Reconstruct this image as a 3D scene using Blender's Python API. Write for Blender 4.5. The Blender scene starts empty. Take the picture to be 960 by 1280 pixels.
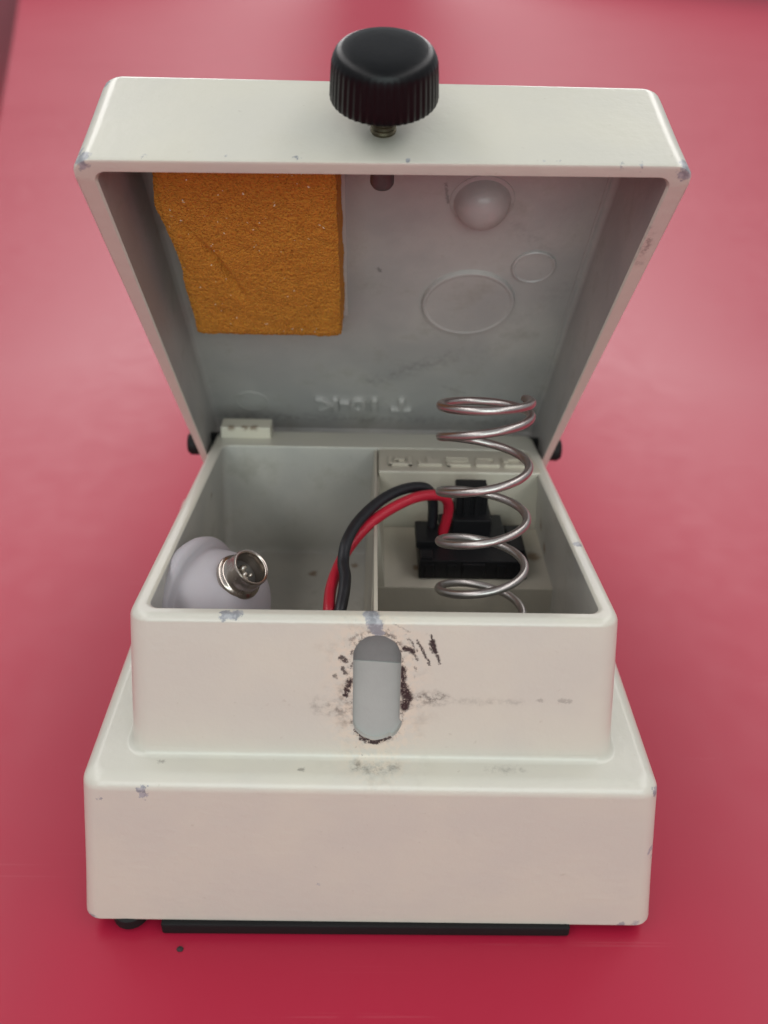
import bpy, bmesh, math, random
from mathutils import Vector, Matrix, noise
R = math.radians
S = 0.01                     # everything below is written in centimetres
scene = bpy.context.scene
COL = scene.collection
random.seed(4)

# ------------------------------------------------------------------ camera
cam = bpy.data.cameras.new('camera'); camo = bpy.data.objects.new('camera', cam); COL.objects.link(camo)
pt, yw, ro = R(32.772), R(-1.168), R(1.529)
c, s = math.cos(yw), math.sin(yw)
rt = Vector((c, s, 0)); f0 = Vector((-s, c, 0)); up0 = Vector((0, 0, 1))
fw = f0*math.cos(pt) - up0*math.sin(pt); up = f0*math.sin(pt) + up0*math.cos(pt)
c, s = math.cos(ro), math.sin(ro)
rt, up = c*rt + s*up, -s*rt + c*up
m = Matrix((rt, up, -fw)).transposed().to_4x4()
m.translation = Vector((-.127, -9.861, 15.919))*S
camo.matrix_world = m
cam.sensor_fit = 'VERTICAL'; cam.sensor_height = 24; cam.lens = 24*1057.636/1280
cam.clip_start = .01; cam.clip_end = 100
cam.dof.use_dof = True; cam.dof.focus_distance = .152; cam.dof.aperture_fstop = 11
scene.camera = camo
scene.view_settings.view_transform = 'Standard'; scene.view_settings.look = 'None'
scene.view_settings.exposure = 0.12; scene.view_settings.gamma = 1
# ------------------------------------------------------------------ light: a room with two rows of ceiling lights
w = bpy.data.worlds.new('World'); scene.world = w; w.use_nodes = True
bg = w.node_tree.nodes['Background']; bg.inputs[0].default_value = (.93, .96, 1, 1); bg.inputs[1].default_value = .36
def area(name, loc, size, power, col, rot=(0, 0, 0)):
    l = bpy.data.lights.new(name, 'AREA'); l.shape = 'RECTANGLE'; l.size, l.size_y = size; l.energy = power; l.color = col
    o = bpy.data.objects.new(name, l); o.location = loc; o.rotation_euler = rot; COL.objects.link(o); return o
area('ceiling_light', (-1.5, 19, 2.0), (1.0, 46), 400, (1, .96, .95))
area('ceiling_light', (1.55, 19, 2.0), (1.0, 46), 400, (1, .96, .95))

area('front_fill_light', (.1, -2.3, .95), (1.9, 1.3), 25, (.85, 1, .98), (R(90), 0, 0))  # added fill from behind the camera, lifts front faces and interiors, offsets red bounce
# ------------------------------------------------------------------ object helpers
def obj(name, bm, mats, parent=None, sharp=32, wn=True, kind=None):
    me = bpy.data.meshes.new(name)
    L = parent_loc(parent)
    for v in bm.verts: v.co = v.co*S - L
    bmesh.ops.recalc_face_normals(bm, faces=bm.faces[:])
    bm.to_mesh(me); bm.free()
    for p in me.polygons: p.use_smooth = True
    me.set_sharp_from_angle(angle=R(sharp))
    for mt in (mats if isinstance(mats, (list, tuple)) else [mats]): me.materials.append(mt)
    o = bpy.data.objects.new(name, me); COL.objects.link(o); o.parent = parent
    if wn:
        md = o.modifiers.new('wn', 'WEIGHTED_NORMAL'); md.keep_sharp = True
    if kind: o['kind'] = kind
    return o
def parent_loc(p):
    L = Vector((0, 0, 0))
    while p is not None: L += p.location; p = p.parent
    return L
def thing(name, label, cat, loc):
    o = bpy.data.objects.new(name, None); o.empty_display_size = .01; o.location = Vector(loc)*S; COL.objects.link(o)
    o['label'] = label; o['category'] = cat; return o
def ring(bm, hx, y0, y1, r, z, n=7, fn=None):
    pts = []
    for cx, cy, a0 in ((hx-r, y1-r, 0), (-hx+r, y1-r, 90), (-hx+r, y0+r, 180), (hx-r, y0+r, 270)):
        for i in range(n):
            a = R(a0 + 90*i/(n-1)); pts.append((cx + r*math.cos(a), cy + r*math.sin(a)))
    out = []
    for x, y in pts:
        p = Vector((x, y, z)) if fn is None else fn(x, y, z)
        out.append(bm.verts.new(p))
    return out
def bridge(bm, a, b, mi=0):
    n = len(a)
    for i in range(n):
        f = bm.faces.new((a[i], a[(i+1) % n], b[(i+1) % n], b[i])); f.material_index = mi
def lathe(bm, prof, M, seg=32, rfun=None, cap=True, mi=0):
    """prof = (radius, height) pairs about local z, placed by matrix M"""
    rings = []
    for k, (r, z) in enumerate(prof):
        rings.append([bm.verts.new(M @ Vector(((r if rfun is None else rfun(r, 2*math.pi*i/seg, k))*math.cos(2*math.pi*i/seg),
                                               (r if rfun is None else rfun(r, 2*math.pi*i/seg, k))*math.sin(2*math.pi*i/seg), z))) for i in range(seg)])
    for a, b in zip(rings, rings[1:]): bridge(bm, a, b, mi)
    if cap:
        bm.faces.new(rings[0]); bm.faces.new(rings[-1])
    return rings
def axis(p, d, ref=(0, 0, 1)):
    d = Vector(d).normalized(); x = Vector(ref).cross(d)
    if x.length < 1e-4: x = Vector((1, 0, 0)).cross(d)
    x.normalize(); y = d.cross(x)
    m = Matrix((x, y, d)).transposed().to_4x4(); m.translation = Vector(p); return m
def catmull(pts, n):
    P = [Vector(p) for p in pts]; P = [2*P[0]-P[1]] + P + [2*P[-1]-P[-2]]; out = []
    for i in range(1, len(P)-2):
        a, b, c_, d = P[i-1:i+3]
        for k in range(n):
            t = k/n
            out.append(.5*((2*b) + (c_-a)*t + (2*a-5*b+4*c_-d)*t*t + (3*b-a-3*c_+d)*t**3))
    out.append(P[-2]); return out
def tube(bm, path, r, seg=12, end=.6):
    T0 = None; rings = []; nrm = None
    for i, p in enumerate(path):
        t = (path[min(i+1, len(path)-1)] - path[max(i-1, 0)]).normalized()
        if nrm is None:
            nrm = t.orthogonal().normalized()
        else:
            nrm = (nrm - t*nrm.dot(t)).normalized()
        b = t.cross(nrm)
        rr = r*(end if i in (0, len(path)-1) else 1)
        rings.append([bm.verts.new(p + rr*(math.cos(2*math.pi*k/seg)*nrm + math.sin(2*math.pi*k/seg)*b)) for k in range(seg)])
    for a, b in zip(rings, rings[1:]): bridge(bm, a, b)
    bm.faces.new(rings[0]); bm.faces.new(rings[-1])
def block(bm, x0, x1, y0, y1, z0, z1, bev=.03, fn=None, segs=2):
    vs = [bm.verts.new((x, y, z)) for x in (x0, x1) for y in (y0, y1) for z in (z0, z1)]
    fs = [bm.faces.new([vs[i] for i in q]) for q in ((0, 1, 3, 2), (4, 6, 7, 5), (0, 4, 5, 1), (2, 3, 7, 6), (0, 2, 6, 4), (1, 5, 7, 3))]
    new = vs
    if bev:
        es = list({e for f in fs for e in f.edges})
        res = bmesh.ops.bevel(bm, geom=es, offset=bev, segments=segs, profile=.5, affect='EDGES')
        new = list({v for v in res['verts']} | {v for f in res['faces'] for v in f.verts})
    if fn:
        for v in new: v.co = fn(v.co)
    return new

# ------------------------------------------------------------------ shader helpers
class Nt:
    def __init__(s, name):
        s.m = bpy.data.materials.new(name); s.m.use_nodes = True; s.t = s.m.node_tree; s.b = s.t.nodes['Principled BSDF']
        s.co = None
    def n(s, typ, **kw):
        nd = s.t.nodes.new(typ)
        for k, v in kw.items(): setattr(nd, k, v)
        return nd
    def put(s, sock, v):
        if hasattr(v, 'is_output'): s.t.links.new(v, sock)
        else:
            try: sock.default_value = v
            except Exception: sock.default_value = (*v, 1)
    def coord(s, L=(0, 0, 0)):
        """object coordinates in scene centimetres"""
        tc = s.n('ShaderNodeTexCoord'); mp = s.n('ShaderNodeVectorMath', operation='MULTIPLY_ADD')
        s.t.links.new(tc.outputs['Object'], mp.inputs[0]); mp.inputs[1].default_value = (100, 100, 100); mp.inputs[2].default_value = L
        s.co = mp.outputs[0]; return s.co
    def vm(s, op, a, b=None, c=None, out=0):
        nd = s.n('ShaderNodeVectorMath', operation=op); s.put(nd.inputs[0], a)
        if b is not None: s.put(nd.inputs[1], b)
        if c is not None: s.put(nd.inputs[2], c)
        return nd.outputs['Value'] if op in ('LENGTH', 'DISTANCE', 'DOT_PRODUCT') else nd.outputs[0]
    def ma(s, op, a, b=None, c=None, clamp=False):
        nd = s.n('ShaderNodeMath', operation=op, use_clamp=clamp); s.put(nd.inputs[0], a)
        if b is not None: s.put(nd.inputs[1], b)
        if c is not None: s.put(nd.inputs[2], c)
        return nd.outputs[0]
    def noise(s, scale, detail=3, rough=.55, co=None, color=False, dist=0):
        nd = s.n('ShaderNodeTexNoise'); s.put(nd.inputs['Vector'], co or s.co); nd.inputs['Scale'].default_value = scale
        nd.inputs['Detail'].default_value = detail; nd.inputs['Roughness'].default_value = rough; nd.inputs['Distortion'].default_value = dist
        return nd.outputs['Color' if color else 0]
    def step(s, v, a, b):
        nd = s.n('ShaderNodeMapRange', interpolation_type='SMOOTHSTEP'); s.put(nd.inputs[0], v)
        if a < b:
            nd.inputs[1].default_value, nd.inputs[2].default_value = a, b
        else:
            nd.inputs[1].default_value, nd.inputs[2].default_value = b, a; nd.inputs[3].default_value = 1; nd.inputs[4].default_value = 0
        return nd.outputs[0]
    def mix(s, f, a, b):
        nd = s.n('ShaderNodeMix', data_type='RGBA'); s.put(nd.inputs[0], f)
        s.put(nd.inputs[6], a); s.put(nd.inputs[7], b); return nd.outputs[2]
    def bump(s, h, strength=.2, dist=.0001, nrm=None):
        nd = s.n('ShaderNodeBump'); nd.inputs['Strength'].default_value = strength; nd.inputs['Distance'].default_value = dist
        s.put(nd.inputs['Height'], h)
        if nrm is not None: s.t.links.new(nrm, nd.inputs['Normal'])
        s.t.links.new(nd.outputs[0], s.b.inputs['Normal']); return nd.outputs[0]
    def seg(s, p, a, b):
        """distance from p to segment a-b"""
        a, b = Vector(a), Vector(b); d = b-a
        pa = s.vm('SUBTRACT', p, tuple(a))
        h = s.ma('MULTIPLY', s.vm('DOT_PRODUCT', pa, tuple(d)), 1/max(d.length_squared, 1e-6), clamp=True)
        q = s.vm('MULTIPLY_ADD', s.vm('SCALE', tuple(d)), (1, 1, 1)) if False else None
        sc = s.n('ShaderNodeVectorMath', operation='SCALE'); sc.inputs[0].default_value = tuple(d); s.t.links.new(h, sc.inputs['Scale'])
        return s.vm('DISTANCE', pa, sc.outputs[0])
    def maxall(s, L):
        v = L[0]
        for x in L[1:]: v = s.ma('MAXIMUM', v, x)
        return v
    def out(s, color=None, rough=None, **kw):
        if color is not None: s.put(s.b.inputs['Base Color'], color)
        if rough is not None: s.put(s.b.inputs['Roughness'], rough)
        for k, v in kw.items(): s.put(s.b.inputs[k.replace('_', ' ')], v)
        return s.m

BOX = (0, 5.2, -.25)          # foot point of the metal box
def paint(name, base, rough=.36, chips=(), rust=(), marks=None, mottled=.035, bumpk=.26, grime=0):
    g = Nt(name); p = g.coord(BOX)
    wob = g.vm('MULTIPLY_ADD', g.vm('SUBTRACT', g.noise(9, 4, .7, color=True), (.5, .5, .5)), (.28, .28, .28), p)
    big = g.noise(.55, 3, .5)
    col = g.mix(g.step(big, .35, .68), [x*(1-mottled) for x in base], [x*(1+mottled*.4)*k for x, k in zip(base, (1.0, .995, .97))])
    sp = g.step(g.noise(5.5, 2, .5), .72, .78)
    col = g.mix(g.ma('MULTIPLY', sp, .18), col, (.25, .2, .14))
    if grime:
        gr = g.step(g.noise(1.1, 5, .65), .5, .75)
        col = g.mix(g.ma('MULTIPLY', gr, grime), col, (.16, .14, .10))
    rg = rough
    if marks is not None:
        slot_a, slot_b, segs, softs = marks
        dist = g.seg(p, slot_a, slot_b)
        halo = g.step(dist, 1.15, .42)
        streak = g.noise(7, 3, .6)
        pale = g.ma('MULTIPLY', halo, g.step(streak, .38, .6))
        col = g.mix(g.ma('MULTIPLY', pale, .6), col, (.64, .55, .43))
        dirt = g.ma('MULTIPLY', g.step(dist, 1.5, .6), g.step(g.noise(2.2, 4, .7), .5, .75))
        col = g.mix(g.ma('MULTIPLY', dirt, .25), col, (.2, .17, .13))
        # stiff black flecks where the paint is chafed
        fl = g.ma('MULTIPLY', g.step(dist, .85, .45), g.step(g.noise(11, 5, .75), .62, .66))
        fine = g.noise(22, 4, .8); ml = [g.ma('MULTIPLY', fl, .55), g.ma('MULTIPLY', g.ma('MULTIPLY', g.step(dist, .54, .43), g.step(g.noise(6, 5, .8), .50, .58)), .75)]
        jag = g.vm('MULTIPLY_ADD', g.vm('SUBTRACT', g.noise(13, 5, .8, color=True), (.5, .5, .5)), (.20, .20, .20), p)
        for a, b, r_, o_ in segs:
            ml.append(g.ma('MULTIPLY', g.ma('MULTIPLY', g.step(g.seg(jag, a, b), r_*1.2, r_*.5), g.step(fine, .33, .46)), o_))
        for a, b, r_, o_ in softs:
            k = g.ma('MULTIPLY', g.step(g.seg(wob, a, b), r_, 0), g.step(g.noise(6, 4, .75), .38, .68))
            ml.append(g.ma('MULTIPLY', k, o_))
        black = g.maxall(ml)
        col = g.mix(black, col, (.012, .010, .009))
    for q, r_ in rust:
        k = g.ma('MULTIPLY', g.step(g.vm('DISTANCE', wob, q), r_, r_*.3), .8)
        col = g.mix(k, col, (.16, .085, .03))
    if chips:
        k = g.maxall([g.step(g.vm('DISTANCE', wob, q), r_, r_*.75) for q, r_ in chips])
        col = g.mix(k, col, g.mix(g.step(g.noise(8, 3, .6), .42, .6), (.22, .23, .245), (.34, .35, .365)))
        rg = g.ma('MULTIPLY_ADD', k, .1, rough)
    h = g.ma('ADD', g.ma('MULTIPLY', g.noise(5.5, 2, .4), .5), g.ma('MULTIPLY', g.noise(17, 2, .5), .16))
    g.bump(h, bumpk, .0006)
    return g.out(col, rg, **{'Specular_IOR_Level': .5, 'Coat_Weight': .4, 'Coat_Roughness': .2})

def plain(name, base, rough, metal=0, var=.15, sc=4, bumpk=.15, bsc=12, **kw):
    g = Nt(name); g.coord()
    col = g.mix(g.noise(sc, 4, .6), [x*(1-var) for x in base], [x*(1+var) for x in base])
    rg = g.ma('MULTIPLY_ADD', g.noise(sc*1.7, 3, .6), .18, rough-.09)
    g.bump(g.noise(bsc, 3, .6), bumpk, .0003)
    return g.out(col, rg, Metallic=metal, **kw)

CREAM = (.545, .53, .462)
# chafe marks round the slot, and the chipped spots (centimetres)
SEGS = [((.56, 1.05, 6.35), (.72, 1.01, 6.12), .022, .8), ((.73, 1.04, 6.31), (.95, .96, 5.84), .028, .95), ((.95, 1.05, 6.41), (1.12, .96, 5.87), .03, 1),
        ((.97, 1.03, 6.30), (1.02, 1., 6.1), .06, 1), ((.32, 1.09, 6.61), (.61, 1.06, 6.46), .014, .55), ((.51, 1.01, 6.17), (.65, 1., 6.1), .06, 1),
        ((.65, 1., 6.07), (.74, .97, 5.93), .03, .8), ((.70, .97, 5.8), (.74, .95, 5.7), .03, .6), ((-.57, .98, 5.96), (-.48, .96, 5.89), .06, .9), ((-.54, .94, 5.75), (-.5, .92, 5.66), .05, .85),
        ((-.69, .92, 5.61), (-.67, .91, 5.58), .05, .7), ((-.49, .85, 5.2), (-.43, .91, 5.5), .06, 1), ((.49, .95, 5.75), (.50, .88, 5.38), .07, 1),
        ((.50, .88, 5.38), (.60, .83, 5.15), .11, 1), ((.58, .83, 5.12), (.54, .8, 4.97), .10, 1), ((-.32, .72, 4.50), (-.19, .69, 4.29), .03, 1),
        ((-.19, .69, 4.29), (.03, .68, 4.22), .06, 1), ((.03, .68, 4.22), (.30, .7, 4.33), .05, 1), ((-.42, 1.05, 6.3), (-.30, 1.07, 6.42), .035, .45), ((-.62, .8, 4.62), (-.58, .8, 4.55), .03, .9),
        ((3.28, .84, 5.14), (3.45, .83, 5.12), .05, .3), ((2.9, .84, 5.14), (2.96, .84, 5.13), .04, .3), ((-.9, .75, 4.3), (-.86, .75, 4.27), .03, .6)]
SOFT = [((.62, .84, 5.13), (1.16, .84, 5.16), .22, .9), ((-.94, .81, 4.98), (-.42, .78, 4.85), .26, .6), ((1.02, .83, 5.11), (2.6, .83, 5.11), .12, .25), ((-.45, .8, 4.7), (-.5, .9, 5.3), .25, .6)]
TRAY_CHIPS = [((-.02, 1.14, 6.60), .17), ((-.06, 1.22, 6.72), .17), ((.06, 1.08, 6.46), .12), ((-2.5, 1.2, 6.70), .14), ((-2.36, 1.2, 6.70), .13), ((4.02, 3.96, 6.33), .10)]
BASE_CHIPS = [((-4.05, .03, 3.70), .10), ((-4.03, -.02, 3.58), .09), ((-4.82, .02, 3.47), .07), ((5.05, .15, 3.62), .11), ((5.2, .05, 2.13), .11), ((5.23, .05, 1.9), .07), ((-5.42, -.1, .06), .17),
              ((5.3, -.1, .08), .14), ((5.0, -.2, .04), .1), ((-5.42, .2, 1.5), .12), ((-1.0, -.17, 1.2), .05)]
M_tray = paint('cream paint, upper compartment', CREAM, chips=TRAY_CHIPS, marks=((.03, 1.03, 6.02), (.05, .72, 4.68), SEGS, SOFT))
M_base = paint('cream paint, lower case', CREAM, chips=BASE_CHIPS, marks=((.05, .6, 4.6), (.05, .6, 4.5), [((-1.29, .32, 3.88), (-1.25, .32, 3.88), .05, .5), ((-3.8, .45, 3.9), (-3.75, .45, 3.9), .05, .4)],
                [((-.3, .43, 3.88), (.03, .33, 3.88), .2, .55), ((.03, .33, 3.88), (.4, .43, 3.88), .2, .5), ((2.1, .37, 3.88), (2.7, .4, 3.88), .13, .35)]))
M_lid = paint('cream paint, lid', CREAM, grime=.05)
M_inner = paint('grey undercoat', (.47, .465, .43), rough=.5, mottled=.12, grime=.28,
                rust=[((-3.95, 3.0, 5.7), .16), ((-3.93, 3.0, 5.5), .12), ((-3.9, 7.4, 5.2), .12), ((4.0, 6.8, 4.9), .2), ((3.98, 6.2, 4.65), .2), ((-.5, 8.6, 2.3), .14), ((-1.6, 8.2, 2.3), .16)])
def lidw(x, y, z=6.19): return tuple(Vector((x, YH_ + (y-YH_)*math.cos(TH_) + (z-ZH_)*math.sin(TH_), ZH_ - (y-YH_)*math.sin(TH_) + (z-ZH_)*math.cos(TH_))))
TH_, YH_, ZH_, Z1_ = R(59.432), 10.377, 4.924, 3.88
M_lidin = paint('grey undercoat, lid', (.435, .42, .405), rough=.5, mottled=.14, grime=.3, bumpk=.3,
                marks=((0, -30, 0), (0, -30, 1), [(lidw(1.25, 2.45), lidw(1.35, 2.9), .04, .4), (lidw(-.02, 4.8), lidw(.03, 4.9), .04, .5), (lidw(1.75, 9.2), lidw(2.4, 9.5), .03, .3)],
                       [(lidw(-.1, 9.0), lidw(1.9, 7.9), .45, .3), (lidw(2.6, 7.9), lidw(4.2, 5.2), .5, .10), (lidw(2.7, 3.4), lidw(3.6, 4.2), .35, .15), (lidw(-4.4, 10.8), lidw(4.5, 10.9), .35, .35)]))
M_insert = paint('cream moulding', (.50, .47, .39), rough=.42, mottled=.1, grime=.15, rust=[((1.0, 5.7, 4.4), .16), ((3.7, 6.2, 4.4), .25)])
M_black = plain('black plastic', (.007, .007, .008), .4, bumpk=.1, Specular_IOR_Level=.3)
M_knob = plain('black knob plastic', (.0045, .0048, .0055), .33, bumpk=.05, var=.2, Specular_IOR_Level=.2)
M_rubber = plain('black rubber', (.007, .007, .0075), .6, Specular_IOR_Level=.25)
M_steel = plain('dull spring steel', (.42, .395, .375), .36, metal=1, var=.3, sc=3, bumpk=.12, bsc=20)
M_nickel = plain('nickel plate', (.50, .44, .39), .24, metal=1, var=.18, sc=3, bumpk=.08)
M_brass = plain('tarnished screw', (.17, .15, .10), .45, metal=1, var=.4, sc=6)
M_screwtip = plain('dark screw end', (.10, .095, .09), .5, metal=.5, var=.4)
M_lilac = plain('lilac grey rubber', (.37, .345, .365), .55, var=.06, sc=2, bumpk=.08, Subsurface_Weight=.05)
M_redwire = plain('red wire insulation', (.42, .012, .03), .38, var=.12, sc=2, bumpk=.04)
M_blkwire = plain('black wire insulation', (.012, .013, .016), .4, var=.15, sc=2, bumpk=.04)
M_solder = plain('solder', (.62, .58, .52), .3, metal=1, var=.25, sc=9, bumpk=.6)
M_card = plain('grey card', (.50, .49, .46), .7)
M_leaf = paint('cream hinge paint', (.58, .55, .46), rust=[((-3.75, 9.75, 5.84), .15), ((-3.4, 9.75, 5.84), .13), ((-3.15, 9.75, 5.84), .15), ((-4.15, 9.7, 5.5), .16)])

# ------------------------------------------------------------------ table and floor
g = Nt('red table laminate'); p = g.coord()
d1 = g.noise(.05, 4, .6); d2 = g.noise(.9, 4, .6)
col = g.mix(d1, (.35, .0105, .036), (.39, .013, .043))
mpa = g.n('ShaderNodeMapping'); g.put(mpa.inputs[0], p); mpa.inputs['Rotation'].default_value = (0, 0, .5); mpa.inputs['Scale'].default_value = (.16, 9, 1)
scr = g.step(g.noise(.9, 1, .4, co=mpa.outputs[0]), .71, .76)
mpb = g.n('ShaderNodeMapping'); g.put(mpb.inputs[0], p); mpb.inputs['Rotation'].default_value = (0, 0, -.95); mpb.inputs['Scale'].default_value = (.13, 10, 1)
scr = g.ma('MULTIPLY', g.ma('MAXIMUM', scr, g.step(g.noise(.8, 1, .4, co=mpb.outputs[0]), .71, .76)), g.step(g.noise(.3, 3, .6), .48, .62))
col = g.mix(g.ma('MULTIPLY', scr, .09), col, (.55, .16, .19))
col = g.mix(g.ma('MULTIPLY', g.step(g.noise(2.3, 3, .7), .74, .80), .3), col, (.20, .012, .025))
rg = g.ma('ADD', g.ma('MULTIPLY_ADD', d1, .10, .29), g.ma('MULTIPLY_ADD', d2, .16, -.08))
g.bump(g.ma('ADD', g.ma('MULTIPLY', g.noise(2.2, 3, .55), .5), g.ma('MULTIPLY', scr, -.15)), .06, .0008)
M_table = g.out(col, .7, Specular_IOR_Level=0)
gl = g.n('ShaderNodeBsdfGlossy'); g.put(gl.inputs['Roughness'], rg); gl.inputs[0].default_value = (1, 1, 1, 1)
g.t.links.new(g.b.inputs['Normal'].links[0].from_socket, gl.inputs['Normal'])
fr_ = g.n('ShaderNodeFresnel'); fr_.inputs[0].default_value = 1.42
mx = g.n('ShaderNodeMixShader'); g.put(mx.inputs[0], g.ma('MINIMUM', fr_.outputs[0], .135))
g.t.links.new(g.b.outputs[0], mx.inputs[1]); g.t.links.new(gl.outputs[0], mx.inputs[2])
g.t.links.new(mx.outputs[0], g.t.nodes['Material Output'].inputs['Surface'])
bm = bmesh.new()
out = [(-36, 75), (-112, 294), (-330, 920), (-1100, 3100), (1500, 3100), (1500, 900), (300, -60), (-40, -60), (-34, 40)]
ta = [bm.verts.new((x, y, -.25)) for x, y in out]
tb = [bm.verts.new((x, y, -3.2)) for x, y in out]
bm.faces.new(ta); bm.faces.new(tb[::-1]); bridge(bm, ta, tb)
obj('table_top', bm, M_table, kind='structure', wn=False)
bm = bmesh.new()
bm.faces.new([bm.verts.new((x, y, -75)) for x, y in ((-3000, -1500), (3000, -1500), (3000, 3000), (-3000, 3000))])
obj('floor', bm, plain('dark red floor', (.5, .03, .06), .6, sc=.05), kind='structure', wn=False)

# ------------------------------------------------------------------ the metal box
box = thing('metal_case', 'cream painted metal box with its lid open and a scratched slot in front', 'metal box', BOX)
Z1 = 3.88
def base_ring(bm, z, ins=0, r=.33, zz=None):
    t = 1 - z/3.88
    return ring(bm, 5.11+.506*t-ins, -.205*t+ins, 9.65+.1*t-ins, max(r-ins*.3, .05), zz if zz is not None else z)
bm = bmesh.new(); L = []
L.append(base_ring(bm, 0, .5, zz=.15)); L.append(base_ring(bm, 0, .10, zz=0))
for a in (30, 60, 90): L.append(base_ring(bm, 0, .10*(1-math.sin(R(a))), zz=.10*(1-math.cos(R(a)))))
fr = .26
for k in range(1, 4): L.append(base_ring(bm, .1 + (3.62-.1)*k/3))
for a in (15, 30, 45, 60, 75, 90): L.append(base_ring(bm, 3.62, fr*(1-math.cos(R(a)))+.015*a/90, zz=3.62+fr*math.sin(R(a))))
def tray_nom(t, o=0): return (4.385-.207*t+o, .621+.488*t-o, 10.55-.2*t+o)
def tz(x, y, z):                     # z here is a fraction up the sloping upper compartment
    return Vector((x, y, Z1 + z*(6.877-.138*y-Z1)))
fc = .12
for a in (0, 30, 60, 90):
    o = fc*(1-math.sin(R(a))); hx, y0, y1 = tray_nom(0, o)
    L.append(ring(bm, hx, y0, y1, .36+o, Z1+fc*(1-math.cos(R(a)))))
for a, b in zip(L, L[1:]): bridge(bm, a, b)
hx, y0, y1 = tray_nom(0, -.06); L.append(ring(bm, hx, y0, y1, .3, Z1+.3)); bridge(bm, L[-2], L[-1])
bm.faces.new(L[0][::-1])
for v in bm.verts: v.co.z -= .009*v.co.x
obj('base', bm, M_base, box)

bm = bmesh.new(); L = []
hx, y0, y1 = tray_nom(0); L.append(ring(bm, hx, y0, y1, .36, Z1+fc))
for t in (.25, .5, .75, .955):
    hx, y0, y1 = tray_nom(t); L.append(ring(bm, hx, y0, y1, .36, t, fn=tz))
ro_ = .13
for a in (20, 40, 60, 75, 90):
    i = ro_*(1-math.cos(R(a))); hx, y0, y1 = tray_nom(1); L.append(ring(bm, hx-i, y0+i, y1-i, .36-i*.6, .955+.045*math.sin(R(a)), fn=tz))
nin = len(L)
def inn(i, r): return (3.87+i, 1.40-i, 9.16+i*.3, r)
for a in (0, 30, 60, 90):
    i = .07*(1-math.sin(R(a))); L.append(ring(bm, *inn(i, .22), 1-.022*(1-math.cos(R(a))), fn=tz))
for z, i in ((5.0, .06), (3.6, .13), (2.55, .18)): L.append(ring(bm, *inn(i, .22), z))
for a in (30, 60, 90): L.append(ring(bm, *inn(.18-.22*(1-math.cos(R(a))), .22), 2.55-.25*math.sin(R(a))))
for k, (a, b) in enumerate(zip(L, L[1:])): bridge(bm, a, b, 1 if k >= nin+2 else 0)
f = bm.faces.new(L[-1]); f.material_index = 1
tray = obj('tray', bm, [M_tray, M_inner], box, wn=False)
# the slot through the front wall
bm = bmesh.new(); cap = []
for i in range(96):
    a = 2*math.pi*i/96; r_ = .42 + .02*noise.noise(Vector((math.cos(a)*1.5, math.sin(a)*1.5, 5))) + .007*noise.noise(Vector((math.cos(a)*9, math.sin(a)*9, 2))) + (.05 if -.5 < a-5.9 < .38 else 0)
    cap.append((.04 + r_*math.cos(a), (5.98 if math.sin(a) > 0 else 4.70) + r_*math.sin(a)))
va = [bm.verts.new((x, -.5, z)) for x, z in cap]; vb = [bm.verts.new((x, 1.9, z)) for x, z in cap]
bm.faces.new(va); bm.faces.new(vb[::-1]); bridge(bm, va, vb)
cut = obj('slot_cutter', bm, M_inner, box, wn=False)
md = tray.modifiers.new('slot', 'BOOLEAN'); md.object = cut; md.operation = 'DIFFERENCE'; md.solver = 'EXACT'
bpy.context.view_layer.update()
me = bpy.data.meshes.new_from_object(tray.evaluated_get(bpy.context.evaluated_depsgraph_get()))
tray.modifiers.clear(); tray.data = me; me.name = 'tray'
bpy.data.objects.remove(cut)
for pl in me.polygons: pl.use_smooth = True
me.set_sharp_from_angle(angle=R(32))
md = tray.modifiers.new('wn', 'WEIGHTED_NORMAL'); md.keep_sharp = True
# grey plate standing close behind the slot
bm = bmesh.new(); block(bm, -.7, .8, .14, .20, 4.02, 5.72, .01, lambda p: Vector((p.x, p.y - .07 + .10*(p.z-4.3) + .621 + .488*(p.z-Z1)/2.86 - .02*p.x, p.z - .05*p.x)))
obj('backing_plate', bm, plain('grey plate', (.33, .345, .325), .5, var=.12, sc=1.5), box)
bm = bmesh.new(); block(bm, -.7, .8, .155, .195, 5.4, 6.56, .01, lambda p: Vector((p.x, p.y - .07 + .10*(p.z-4.3) + .621 + .488*(p.z-Z1)/2.86, p.z)))  # added upper plate; its darker colour paints in the shade at the slot's top
obj('slot_shade_plate', bm, plain('dark grey plate', (.17, .178, .172), .5, var=.2, sc=3), box)

def rim(y): return 6.877 - .138*y
# moulded right-hand compartment
bm = bmesh.new()
def dv(p):                                           # divider: drafted faces, top just under the rim
    t = (p.z-2.3)/4; return Vector((p.x + (1-t)*(.02 if p.x > .02 else -.2), p.y, p.z if p.z < 4 else rim(p.y) - .05 - (6.3-p.z)))
block(bm, -.03, .045, 2.7, 9.2, 2.35, 6.3, .02, dv)
block(bm, -.03, .045, 1.42, 2.75, 6.08, 6.3, .02, dv)
block(bm, .06, 4.02, 4.98, 7.4, 2.35, 4.40, .05)                    # floor
block(bm, .04, .25, 5.0, 7.5, 4.2, 6.0, .015, lambda p: Vector((p.x if p.z < 5 else .05+(p.x-.04)*.1, p.y, p.z if p.z < 5 else rim(p.y)-.07-(6.0-p.z))))
block(bm, .07, 4.0, 7.30, 9.3, 2.35, 5.8, .06, lambda p: Vector((p.x, p.y + (0.30*max(0, (p.z-4.4))/1.4 if p.y < 8 else 0), p.z if p.z < 5 else rim(p.y) - .02 - (5.8-p.z))))
insert = obj('compartment_insert', bm, M_insert, box)
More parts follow.
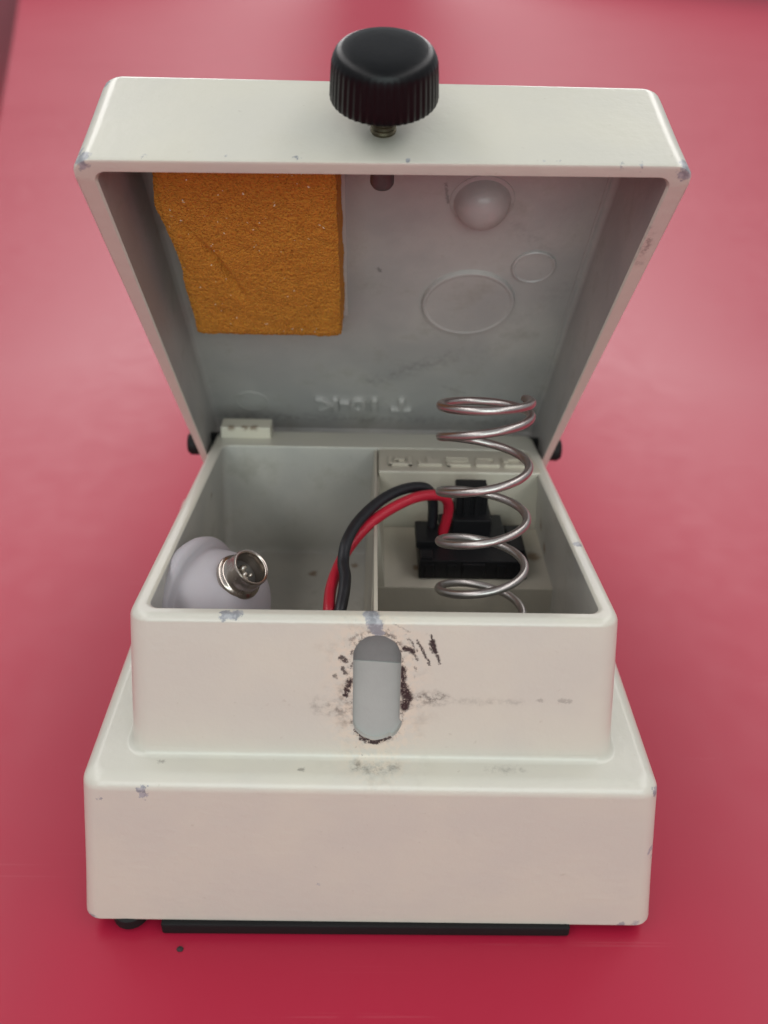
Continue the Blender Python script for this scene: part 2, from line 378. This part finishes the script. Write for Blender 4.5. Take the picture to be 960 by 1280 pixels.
# raised block letters along its rear shelf: outlines seen upside down
glyphs = [((0, 0, 1, .2), (0, 0, .18, .9), (.82, 0, 1, .95), (.25, .55, .7, .75), (.3, .55, .45, .95)),
          ((0, 0, 1, .25), (.38, .1, 1, .62), (.38, .6, .65, .95), (0, .3, .16, .6)),
          ((0, 0, 1, .2), (0, .45, .95, .62), (0, .82, .95, 1), (0, 0, .18, .6), (.82, .1, 1, .5)),
          ((0, 0, 1, .22), (0, .2, .65, .6), (.78, .1, 1, .5), (.1, .75, .8, .95)),
          ((0, 0, 1, .2), (0, .4, .25, .95), (.25, .75, .75, .95), (.75, .1, 1, .6))]
for k, gl in enumerate(glyphs):
    x0 = (.31, 1.03, 1.73, 2.43, 3.12)[k]; bm = bmesh.new()
    for q, (a, b, c_, d_) in enumerate(gl):
        block(bm, x0+a*.58, x0+c_*.58, 7.93+b*.55, 7.93+d_*.55, 0, .11-.004*q, .012, lambda p: Vector((p.x, p.y, p.z + rim(p.y)-.03)), 1)
    obj('raised_letter', bm, M_insert, insert, wn=False)
# cream hinge lug on the rear rim
bm = bmesh.new(); block(bm, -4.02, -2.72, 9.72, 10.25, 5.40, 5.84, .04)
obj('hinge_lug', bm, M_leaf, box)
# rubber base plate and a small foot under the box
bm = bmesh.new(); block(bm, -4.1, 3.98, -.30, 10.6, -.245, .06, .06, lambda p: Vector((p.x, p.y, p.z - (.004*p.x if p.z > -.1 else 0))))
obj('base_plate', bm, M_rubber, box)
for sx, sy in ((-4.76, .10), (4.72, 10.4), (-4.72, 10.4)):
    bm = bmesh.new(); lathe(bm, [(.30, -.23), (.36, -.15), (.36, .08), (.30, .12)], Matrix.Translation((sx, sy, 0)), 24)
    obj('foot', bm, M_rubber, box)

# ------------------------------------------------------------------ the lid, modelled closed and swung open about its hinge
TH, YH, ZH, HL = R(59.432), 10.377, 4.924, 2.60
def lid(x, y, z):
    dy, dz = y-YH, z-ZH
    return Vector((x, YH + dy*math.cos(TH) + dz*math.sin(TH), ZH - dy*math.sin(TH) + dz*math.cos(TH)))
LM = Matrix.Translation((0, YH, ZH)) @ Matrix.Rotation(-TH, 4, 'X') @ Matrix.Translation((0, -YH, -ZH))
def lf(x, y, z):
    t = min(1, max(0, (z-Z1)/HL))
    x2 = x*(1 - .0358*max(0, y)*(1-t)/4.835)
    y2 = y + ((-x/4.8*.07 - .02)*(1-t) if y < 3 else 0)
    z2 = z + (max(0, y-10.3)*2.2 if z < 4.3 and y > 10.3 else 0)
    return LM @ Vector((x2, y2, z2))
bm = bmesh.new(); L = []
zo = Z1+HL
for a in (90, 60, 30, 0): L.append(ring(bm, 4.83-.06*(1-math.cos(R(a))) , .06*(1-math.cos(R(a))), 10.86-.06*(1-math.cos(R(a))), .30, Z1+.06*(1-math.sin(R(a))), fn=lf)) if False else None
L = [x for x in L if x]
def lid_out(t, i=0): return (4.935-.03*t-i, .0+.40*t+i, 10.86+.85*t-i)
for i, z in ((.05, Z1), (.015, Z1+.02), (0, Z1+.07)): L.append(ring(bm, *lid_out(0, i), .34, z, fn=lf))
fz = .30
for k in (1, 2, 3): L.append(ring(bm, *lid_out(k/3*(HL-fz)/HL), .36, Z1+.07+(HL-fz-.07)*k/3, fn=lf))
for a in (15, 30, 45, 60, 75, 90): L.append(ring(bm, *lid_out((HL-fz)/HL, fz*(1-math.cos(R(a)))), .36, zo-fz+fz*math.sin(R(a)), fn=lf))
bm.faces.new(L[-1])
for a, b in zip(L, L[1:]): bridge(bm, a, b)
N = [L[0]]
def lid_in(i, r): return (4.58+i, .20+(.0 if i == 0 else .02)-i*.2, 10.62, r)
N.append(ring(bm, 4.62, .22, 10.6, .22, Z1, fn=lf)); N.append(ring(bm, 4.59, .25, 10.57, .22, Z1+.05, fn=lf))
for t in (.33, .66, 1): N.append(ring(bm, 4.59+.0*t, .25+.35*t, 10.57+.85*t, .22, Z1+.05+(2.13-.05)*t, fn=lf))
for a in (30, 60, 90):
    i = .16*(1-math.cos(R(a))); N.append(ring(bm, 4.59-i, .60+i, 11.42-i*.5, .2, Z1+2.13+.18*math.sin(R(a)), fn=lf))
for k, (a, b) in enumerate(zip(N, N[1:])): bridge(bm, b, a, 1 if k >= 2 else 0)
f = bm.faces.new(N[-1]); f.material_index = 1
# rolled chips along the lid's edge come with the paint
M_lid2 = paint('cream paint, lid', CREAM, grime=.04, chips=[(tuple(lid(x, y, z)), r_) for x, y, z, r_ in (
    (-4.72, .12, 3.98, .16), (-4.8, .15, 4.2, .08), (-3.75, .03, 4.0, .05), (-2.5, 0, 4.02, .045), (-1.35, 0, 4.0, .05), (2.55, 0, 3.97, .06), (2.75, 0, 3.97, .05),
    (3.75, 0, 3.95, .07), (4.05, 0, 3.95, .07), (4.35, 0, 3.96, .06), (4.75, .05, 3.98, .17), (4.8, .2, 4.05, .10), (-4.78, .4, 6.2, .10), (.4, 0, 3.97, .05))],
    marks=(tuple(lid(0, 0, 9)), tuple(lid(0, 0, 9.1)), [(tuple(lid(4.66, 1.5, 3.9)), tuple(lid(4.68, 1.8, 3.9)), .05, .5), (tuple(lid(4.72, 3.9, 3.9)), tuple(lid(4.72, 4.4, 3.9)), .05, .55)],
           [(tuple(lid(4.6, 1.3, 3.9)), tuple(lid(4.62, 2.1, 3.9)), .16, .5)]))
lido = obj('lid', bm, [M_lid2, M_lidin], box)
ZR = Z1+2.31                                             # inside face of the lid's roof
def lidpart(name, build, mat, **kw):
    bm = bmesh.new(); build(bm)
    for v in bm.verts: v.co = LM @ v.co
    return obj(name, bm, mat, lido, **kw)
DN = lambda x, y, z=ZR: Matrix.Translation((x, y, z)) @ Matrix.Diagonal((1, 1, -1, 1))
lidpart('dome_boss', lambda b: lathe(b, [(.66, -.03), (.64, .02), (.57, .05)] + [(.55*math.cos(R(a)), .05+.50*math.sin(R(a))) for a in range(10, 90, 10)] + [(.02, .55)], DN(2.02, 2.85), 40), M_lidin)
lidpart('round_pad', lambda b: lathe(b, [(1.07, -.03), (1.06, .07), (1.04, .10), (1.0, .105), (.97, .085), (.94, .08)], DN(2.07, 5.86), 48), M_lidin)
lidpart('ejector_mark', lambda b: lathe(b, [(.48, -.03), (.48, .045), (.46, .065), (.43, .065), (.41, .045)], DN(3.37, 4.65), 32), M_lidin)
lidpart('ejector_mark', lambda b: lathe(b, [(.45, -.03), (.45, .015), (.43, .022), (.41, .022), (.39, .008)], DN(-3.4, 10.05), 32), M_lidin)
lidpart('card_liner', lambda b: block(b, -4.2, -.70, .7, 6.3, ZR-.10, ZR+.02, .01), M_card)
lidpart('side_rib', lambda b: block(b, 4.38, 4.45, .7, 10.3, ZR-.03, ZR+.02, .015), M_lidin)
fc_ = bpy.data.curves.new('raised_text', 'FONT'); fc_.body = 'T 10-K'; fc_.size = .62*S; fc_.extrude = .10*S; fc_.bevel_depth = .018*S; fc_.space_character = 1.0; fc_.align_x = 'CENTER'; fc_.align_y = 'CENTER'
fo = bpy.data.objects.new('raised_text', fc_); COL.objects.link(fo); bpy.context.view_layer.update()
me = bpy.data.meshes.new_from_object(fo.evaluated_get(bpy.context.evaluated_depsgraph_get())); bpy.data.objects.remove(fo)
bm = bmesh.new(); bm.from_mesh(me)
xs = [v.co.x for v in bm.verts]; wd = max(xs)-min(xs); cx = (max(xs)+min(xs))/2
for v in bm.verts:
    q = Vector(((v.co.x-cx)/wd*2.62, v.co.y/S*1.15, v.co.z/S))
    v.co = LM @ Vector((-.33-q.x, 10.03+q.y, ZR - q.z - .015))
obj('raised_text', bm, M_lidin, lido, wn=False)
# hinge pins with black ends
for sx in (-1, 1):
    bm = bmesh.new()
    lathe(bm, [(.31, -.6), (.31, .22), (.25, .30), (.05, .31)], axis(LM @ Vector((sx*4.73, YH-.05, ZH+.05)), (sx, 0, 0)), 24)
    obj('hinge_pin', bm, M_rubber, box)

# knob and screw in the lid's front wall
KA = axis(lid(0.0, .22, 4.76), lid(0, -.987, 4.92)-lid(0, 0, 4.76))
KA2 = KA.copy()
bm = bmesh.new(); lathe(bm, [(.30, -.02), (.30, .05), (.25, .07), (.20, .08), (.215, .14), (.19, .17), (.215, .21), (.19, .24), (.215, .28), (.19, .31), (.215, .36), (.19, .40), (.215, .45), (.19, .49), (.215, .53), (.19, .57), (.2, .7), (.19, .82)], KA, 28)
lathe(bm, [(.19, -.80), (.2, -.78), (.2, 0), (.19, .01)], KA, 24)
obj('screw', bm, M_brass, box)
bm = bmesh.new(); lathe(bm, [(.12, -.91), (.17, -.88), (.205, -.82), (.205, -.5)], KA, 20); obj('screw_tip', bm, M_screwtip, box)
bm = bmesh.new()
NR = 46
def kr(r, a, k):
    return r*(1 - (.020 if 2 <= k <= 6 else 0)*(.5+.5*math.cos(a*NR)))
prof = [(.35, .72), (.76, .64), (.84, .655), (.86, .70), (.85, .85), (.835, 1.05), (.82, 1.20), (.80, 1.27), (.765, 1.34), (.715, 1.39), (.64, 1.425), (.48, 1.45), (.30, 1.462), (.1, 1.465)]
lathe(bm, prof, KA, NR*6, kr)
obj('knob', bm, M_knob, box, sharp=50, wn=False)

# ------------------------------------------------------------------ sponge in the lid
g = Nt('orange sponge'); p = g.coord((-2.4, 4.5, 11))
vo = g.n('ShaderNodeTexVoronoi'); g.put(vo.inputs['Vector'], p); vo.inputs['Scale'].default_value = 24
pores = g.step(vo.outputs['Distance'], .15, .62)
col = g.mix(g.noise(1.2, 4, .6), (.49, .185, .019), (.62, .27, .033))
col = g.mix(g.ma('MULTIPLY', g.ma('SUBTRACT', 1, g.step(vo.outputs['Distance'], .1, .4)), .35), col, (.23, .07, .008))
col = g.mix(g.step(g.noise(11, 1, .4), .745, .775), col, (.85, .72, .5))
g.bump(g.ma('ADD', pores, g.noise(40, 2, .6)), .6, .0006)
M_sponge = g.out(col, .75, Specular_IOR_Level=.35, Subsurface_Weight=.25, Subsurface_Scale=.004, Subsurface_Radius=(1, .5, .15))
sp = thing('foam_block', 'orange porous foam block stuck inside the upper left of the open lid', 'sponge', lid(-2.4, 3.5, ZR-.06))
bm = bmesh.new()
nx, ny, nz = 120, 170, 34
x0, x1, y0, y1, z0, z1 = -3.98, -.82, 1.05, 5.72, 4.98, ZR-.06
idx = {}
def sv(i, j, k):
    if (i, j, k) not in idx:
        u, v, t = i/nx, j/ny, k/nz
        x = x0+(x1-x0)*u; y = y0+(y1-y0)*v; z = z0+(z1-z0)*t
        x -= (1-u)*(.16*math.exp(-((v-.22)/.14)**2) - .10*v*t)     # bulge on the left edge
        if u > .5: x += (u-.5)*.10*t
        q = Vector((x, y, z))
        # soft corners
        ex = min(u, 1-u)*(x1-x0); ey = min(v, 1-v)*(y1-y0); ez = t*(z1-z0)
        rr = .13
        if ez < rr and ex < rr: z += .4*(rr-ex)*(1-ez/rr)
        if ez < rr and ey < rr: z += .4*(rr-ey)*(1-ez/rr)
        # crease running down from the upper left
        dcr = abs((u-.20) - (v-.45)*.62); cr = math.exp(-(dcr/.028)**2)*math.exp(-((v-.56)/.16)**2)
        z += .16*cr*(1-t)
        d0 = noise.voronoi(q*15)[0][0]; pit = max(0, .42-d0)*.15; n_ = noise.noise_vector(q*9)*.009 + noise.noise_vector(q*24)*.014 + noise.noise_vector(q*2)*.03 + Vector((0, 0, pit*(1-t) if t < .5 else 0))
        idx[(i, j, k)] = bm.verts.new(LM @ (Vector((x, y, z)) + n_))
    return idx[(i, j, k)]
for i in range(nx):
    for j in range(ny): bm.faces.new((sv(i, j, 0), sv(i+1, j, 0), sv(i+1, j+1, 0), sv(i, j+1, 0)))
for k in range(nz):
    for i in range(nx):
        for j in (0, ny): bm.faces.new((sv(i, j, k), sv(i+1, j, k), sv(i+1, j, k+1), sv(i, j, k+1)))
    for j in range(ny):
        for i in (0, nx): bm.faces.new((sv(i, j, k), sv(i, j+1, k), sv(i, j+1, k+1), sv(i, j, k+1)))
obj('foam', bm, M_sponge, sp, sharp=70, wn=False)

# ------------------------------------------------------------------ coil spring standing in the right compartment
sg = thing('coil_spring', 'dull steel coil spring standing upright in the right compartment', 'spring', (2.05, 2.9, 2.4))
A0 = Vector((1.98, 2.95, 6.73)); A1 = Vector((1.90, 3.72, 9.42))            # axis through the lowest and the topmost coil in view
ax = (A1-A0); H = ax.length; ax.normalize()
tiltx = Vector((1, 0, -.055)); ex = (tiltx - ax*tiltx.dot(ax)).normalized(); ey = ax.cross(ex)
path = []
turns = [(0, H+.10), (.5, H+.06), (1.0, H-.06), (1.5, H-.40), (2.0, H-.95), (3.0, H-1.93), (4.0, H-2.87), (5.0, H-3.82), (6.5, H-5.2), (7.5, H-5.9), (8.2, H-6.1)]
def hh(t):
    for (a, ha), (b, hb) in zip(turns, turns[1:]):
        if t <= b: 
            return ha + (hb-ha)*(t-a)/(b-a)
    return turns[-1][1]
t = .04
while t <= 7.6:
    h_ = sum(hh(max(0, min(8, t+d))) for d in (-.2, -.1, 0, .1, .2))/5
    an = -2*math.pi*t + R(38); r_ = .80
    path.append(A0 + ax*h_ + r_*(math.cos(an)*ex + math.sin(an)*ey)); t += 1/56
bm = bmesh.new(); tube(bm, path, .078, 14, .8); obj('spring_wire', bm, M_steel, sg, sharp=60, wn=False)

# ------------------------------------------------------------------ black connector block with its two wires
cn = thing('connector_block', 'black plastic connector block with a red and a black wire on the cream compartment floor', 'connector', (2.2, 6.1, 4.41))
bm = bmesh.new()
block(bm, .99, 3.42, 5.27, 6.75, 4.41, 4.92, .035)
block(bm, .93, 1.45, 5.75, 6.6, 4.9, 5.10, .03)
block(bm, 1.5, 3.0, 5.9, 7.05, 4.85, 5.02, .04)
block(bm, 1.95, 2.45, 5.22, 5.5, 4.5, 4.86, .03)
for xx in (1.12, 1.62, 2.72, 3.12): block(bm, xx, xx+.2, 5.24, 5.34, 4.46, 4.82, .02)
block(bm, 3.05, 3.38, 5.6, 6.6, 4.88, 5.0, .03); block(bm, 1.02, 1.3, 5.3, 5.6, 4.9, 5.0, .03)
obj('housing', bm, M_black, cn)
bm = bmesh.new(); block(bm, 1.76, 2.66, 6.15, 7.0, 4.9, 5.42, .05); block(bm, 1.84, 2.56, 6.4, 6.98, 5.3, 6.02, .03)
block(bm, 2.0, 2.16, 6.34, 6.5, 5.4, 5.97, .02); block(bm, 2.26, 2.4, 6.34, 6.5, 5.4, 5.97, .02)
obj('plug_post', bm, M_black, cn)
bl = [(1.33, 6.4, 5.0), (1.31, 6.4, 5.69), (1.19, 6.3, 6.11), (.89, 6.1, 6.31), (.44, 5.7, 6.42), (.01, 5.2, 6.42), (-.37, 4.6, 6.34), (-.58, 4.1, 6.19), (-.63, 3.7, 6.0), (-.58, 3.3, 5.92), (-.6, 2.9, 5.8), (-.68, 2.45, 5.6), (-.8, 2.2, 5.1), (-.9, 2.2, 4.2)]
rd = [(1.56, 6.2, 5.0), (1.65, 6.2, 5.6), (1.58, 6.1, 5.99), (1.32, 5.9, 6.23), (.87, 5.6, 6.35), (.35, 5.2, 6.32), (-.12, 4.8, 6.18), (-.51, 4.3, 5.97), (-.74, 3.8, 5.78), (-.86, 3.2, 5.68), (-.87, 2.55, 5.6), (-.9, 2.3, 5.1), (-1.0, 2.2, 4.2)]
bm = bmesh.new(); tube(bm, catmull(bl, 10), .118, 16, 1); obj('wire', bm, M_blkwire, cn, sharp=60, wn=False)['label'] = 'black insulated wire'
bm = bmesh.new(); tube(bm, catmull(rd, 10), .115, 16, 1); obj('wire', bm, M_redwire, cn, sharp=60, wn=False)['label'] = 'red insulated wire'

# ------------------------------------------------------------------ rubber cap with a plated collar
cp = thing('rubber_cap', 'lilac grey rubber cap with a shiny metal collar lying in the left compartment', 'rubber cap', (-3.0, 2.9, 2.4))
AX = Vector((.679, -.268, .797)).normalized()
PC = Vector((-2.58, 2.94, 6.16))
CA = axis(PC, AX)
bm = bmesh.new()
BA = axis(Vector((-3.36, 3.15, 5.22)), Vector((.92, -.32, .22)))
def lump(r, a, k): return r*(1 + .05*math.sin(2*a+.6) + .03*math.sin(3*a))
lathe(bm, [(.4, -.5), (1.1, -.4), (1.28, -.34), (1.35, -.2), (1.36, -.05), (1.32, .04), (1.25, .075), (1.17, .08), (1.13, .12), (1.11, .3), (1.08, .5), (1.02, .74), (.90, .97), (.72, 1.12), (.50, 1.2), (.3, 1.23), (.1, 1.24)], BA, 48, lump)
obj('rubber_boot', bm, M_lilac, cp, sharp=70, wn=False)
bm = bmesh.new()
lathe(bm, [(.30, -.42), (.36, -.40), (.38, -.12), (.42, -.11), (.455, -.06), (.465, 0), (.45, .05), (.405, .07), (.385, .10), (.378, .2), (.375, .33), (.365, .40), (.37, .43), (.355, .455), (.325, .45), (.31, .42), (.305, .3), (.30, .08)], CA, 40)
col_o = obj('metal_collar', bm, M_nickel, cp, sharp=60, wn=False)
bm = bmesh.new(); lathe(bm, [(.31, .05), (.31, .10), (.2, .14), (.05, .13)], CA, 28); obj('socket_floor', bm, M_screwtip, cp)
bm = bmesh.new()
for dx, dy, r_, h_ in ((.06, .08, .085, .16), (-.02, -.02, .075, .14), (-.09, -.1, .08, .13), (.10, -.12, .05, .1)):
    lathe(bm, [(r_, .08), (r_, .12), (r_*.8, .10+h_*.7), (r_*.3, .10+h_)], CA @ Matrix.Translation((dx, dy, 0)), 10, lambda r, a, k: r*(1+.25*math.sin(2*a+k)))
obj('solder_blob', bm, M_solder, cp, sharp=60, wn=False)

# ------------------------------------------------------------------ a crumb of dirt on the table
cr = thing('crumb', 'tiny dark crumb of dirt on the red table in front of the box', 'crumb', (-3.68, -.6, -.25))
bm = bmesh.new(); bmesh.ops.create_icosphere(bm, subdivisions=2, radius=.055)
for v in bm.verts: v.co = Vector((v.co.x*1.2, v.co.y, v.co.z*.5)) + noise.noise_vector(v.co*40)*.015 + Vector((-3.68, -.6, -.235))
obj('grain', bm, plain('dark dirt', (.03, .02, .02), .8), cr, wn=False)
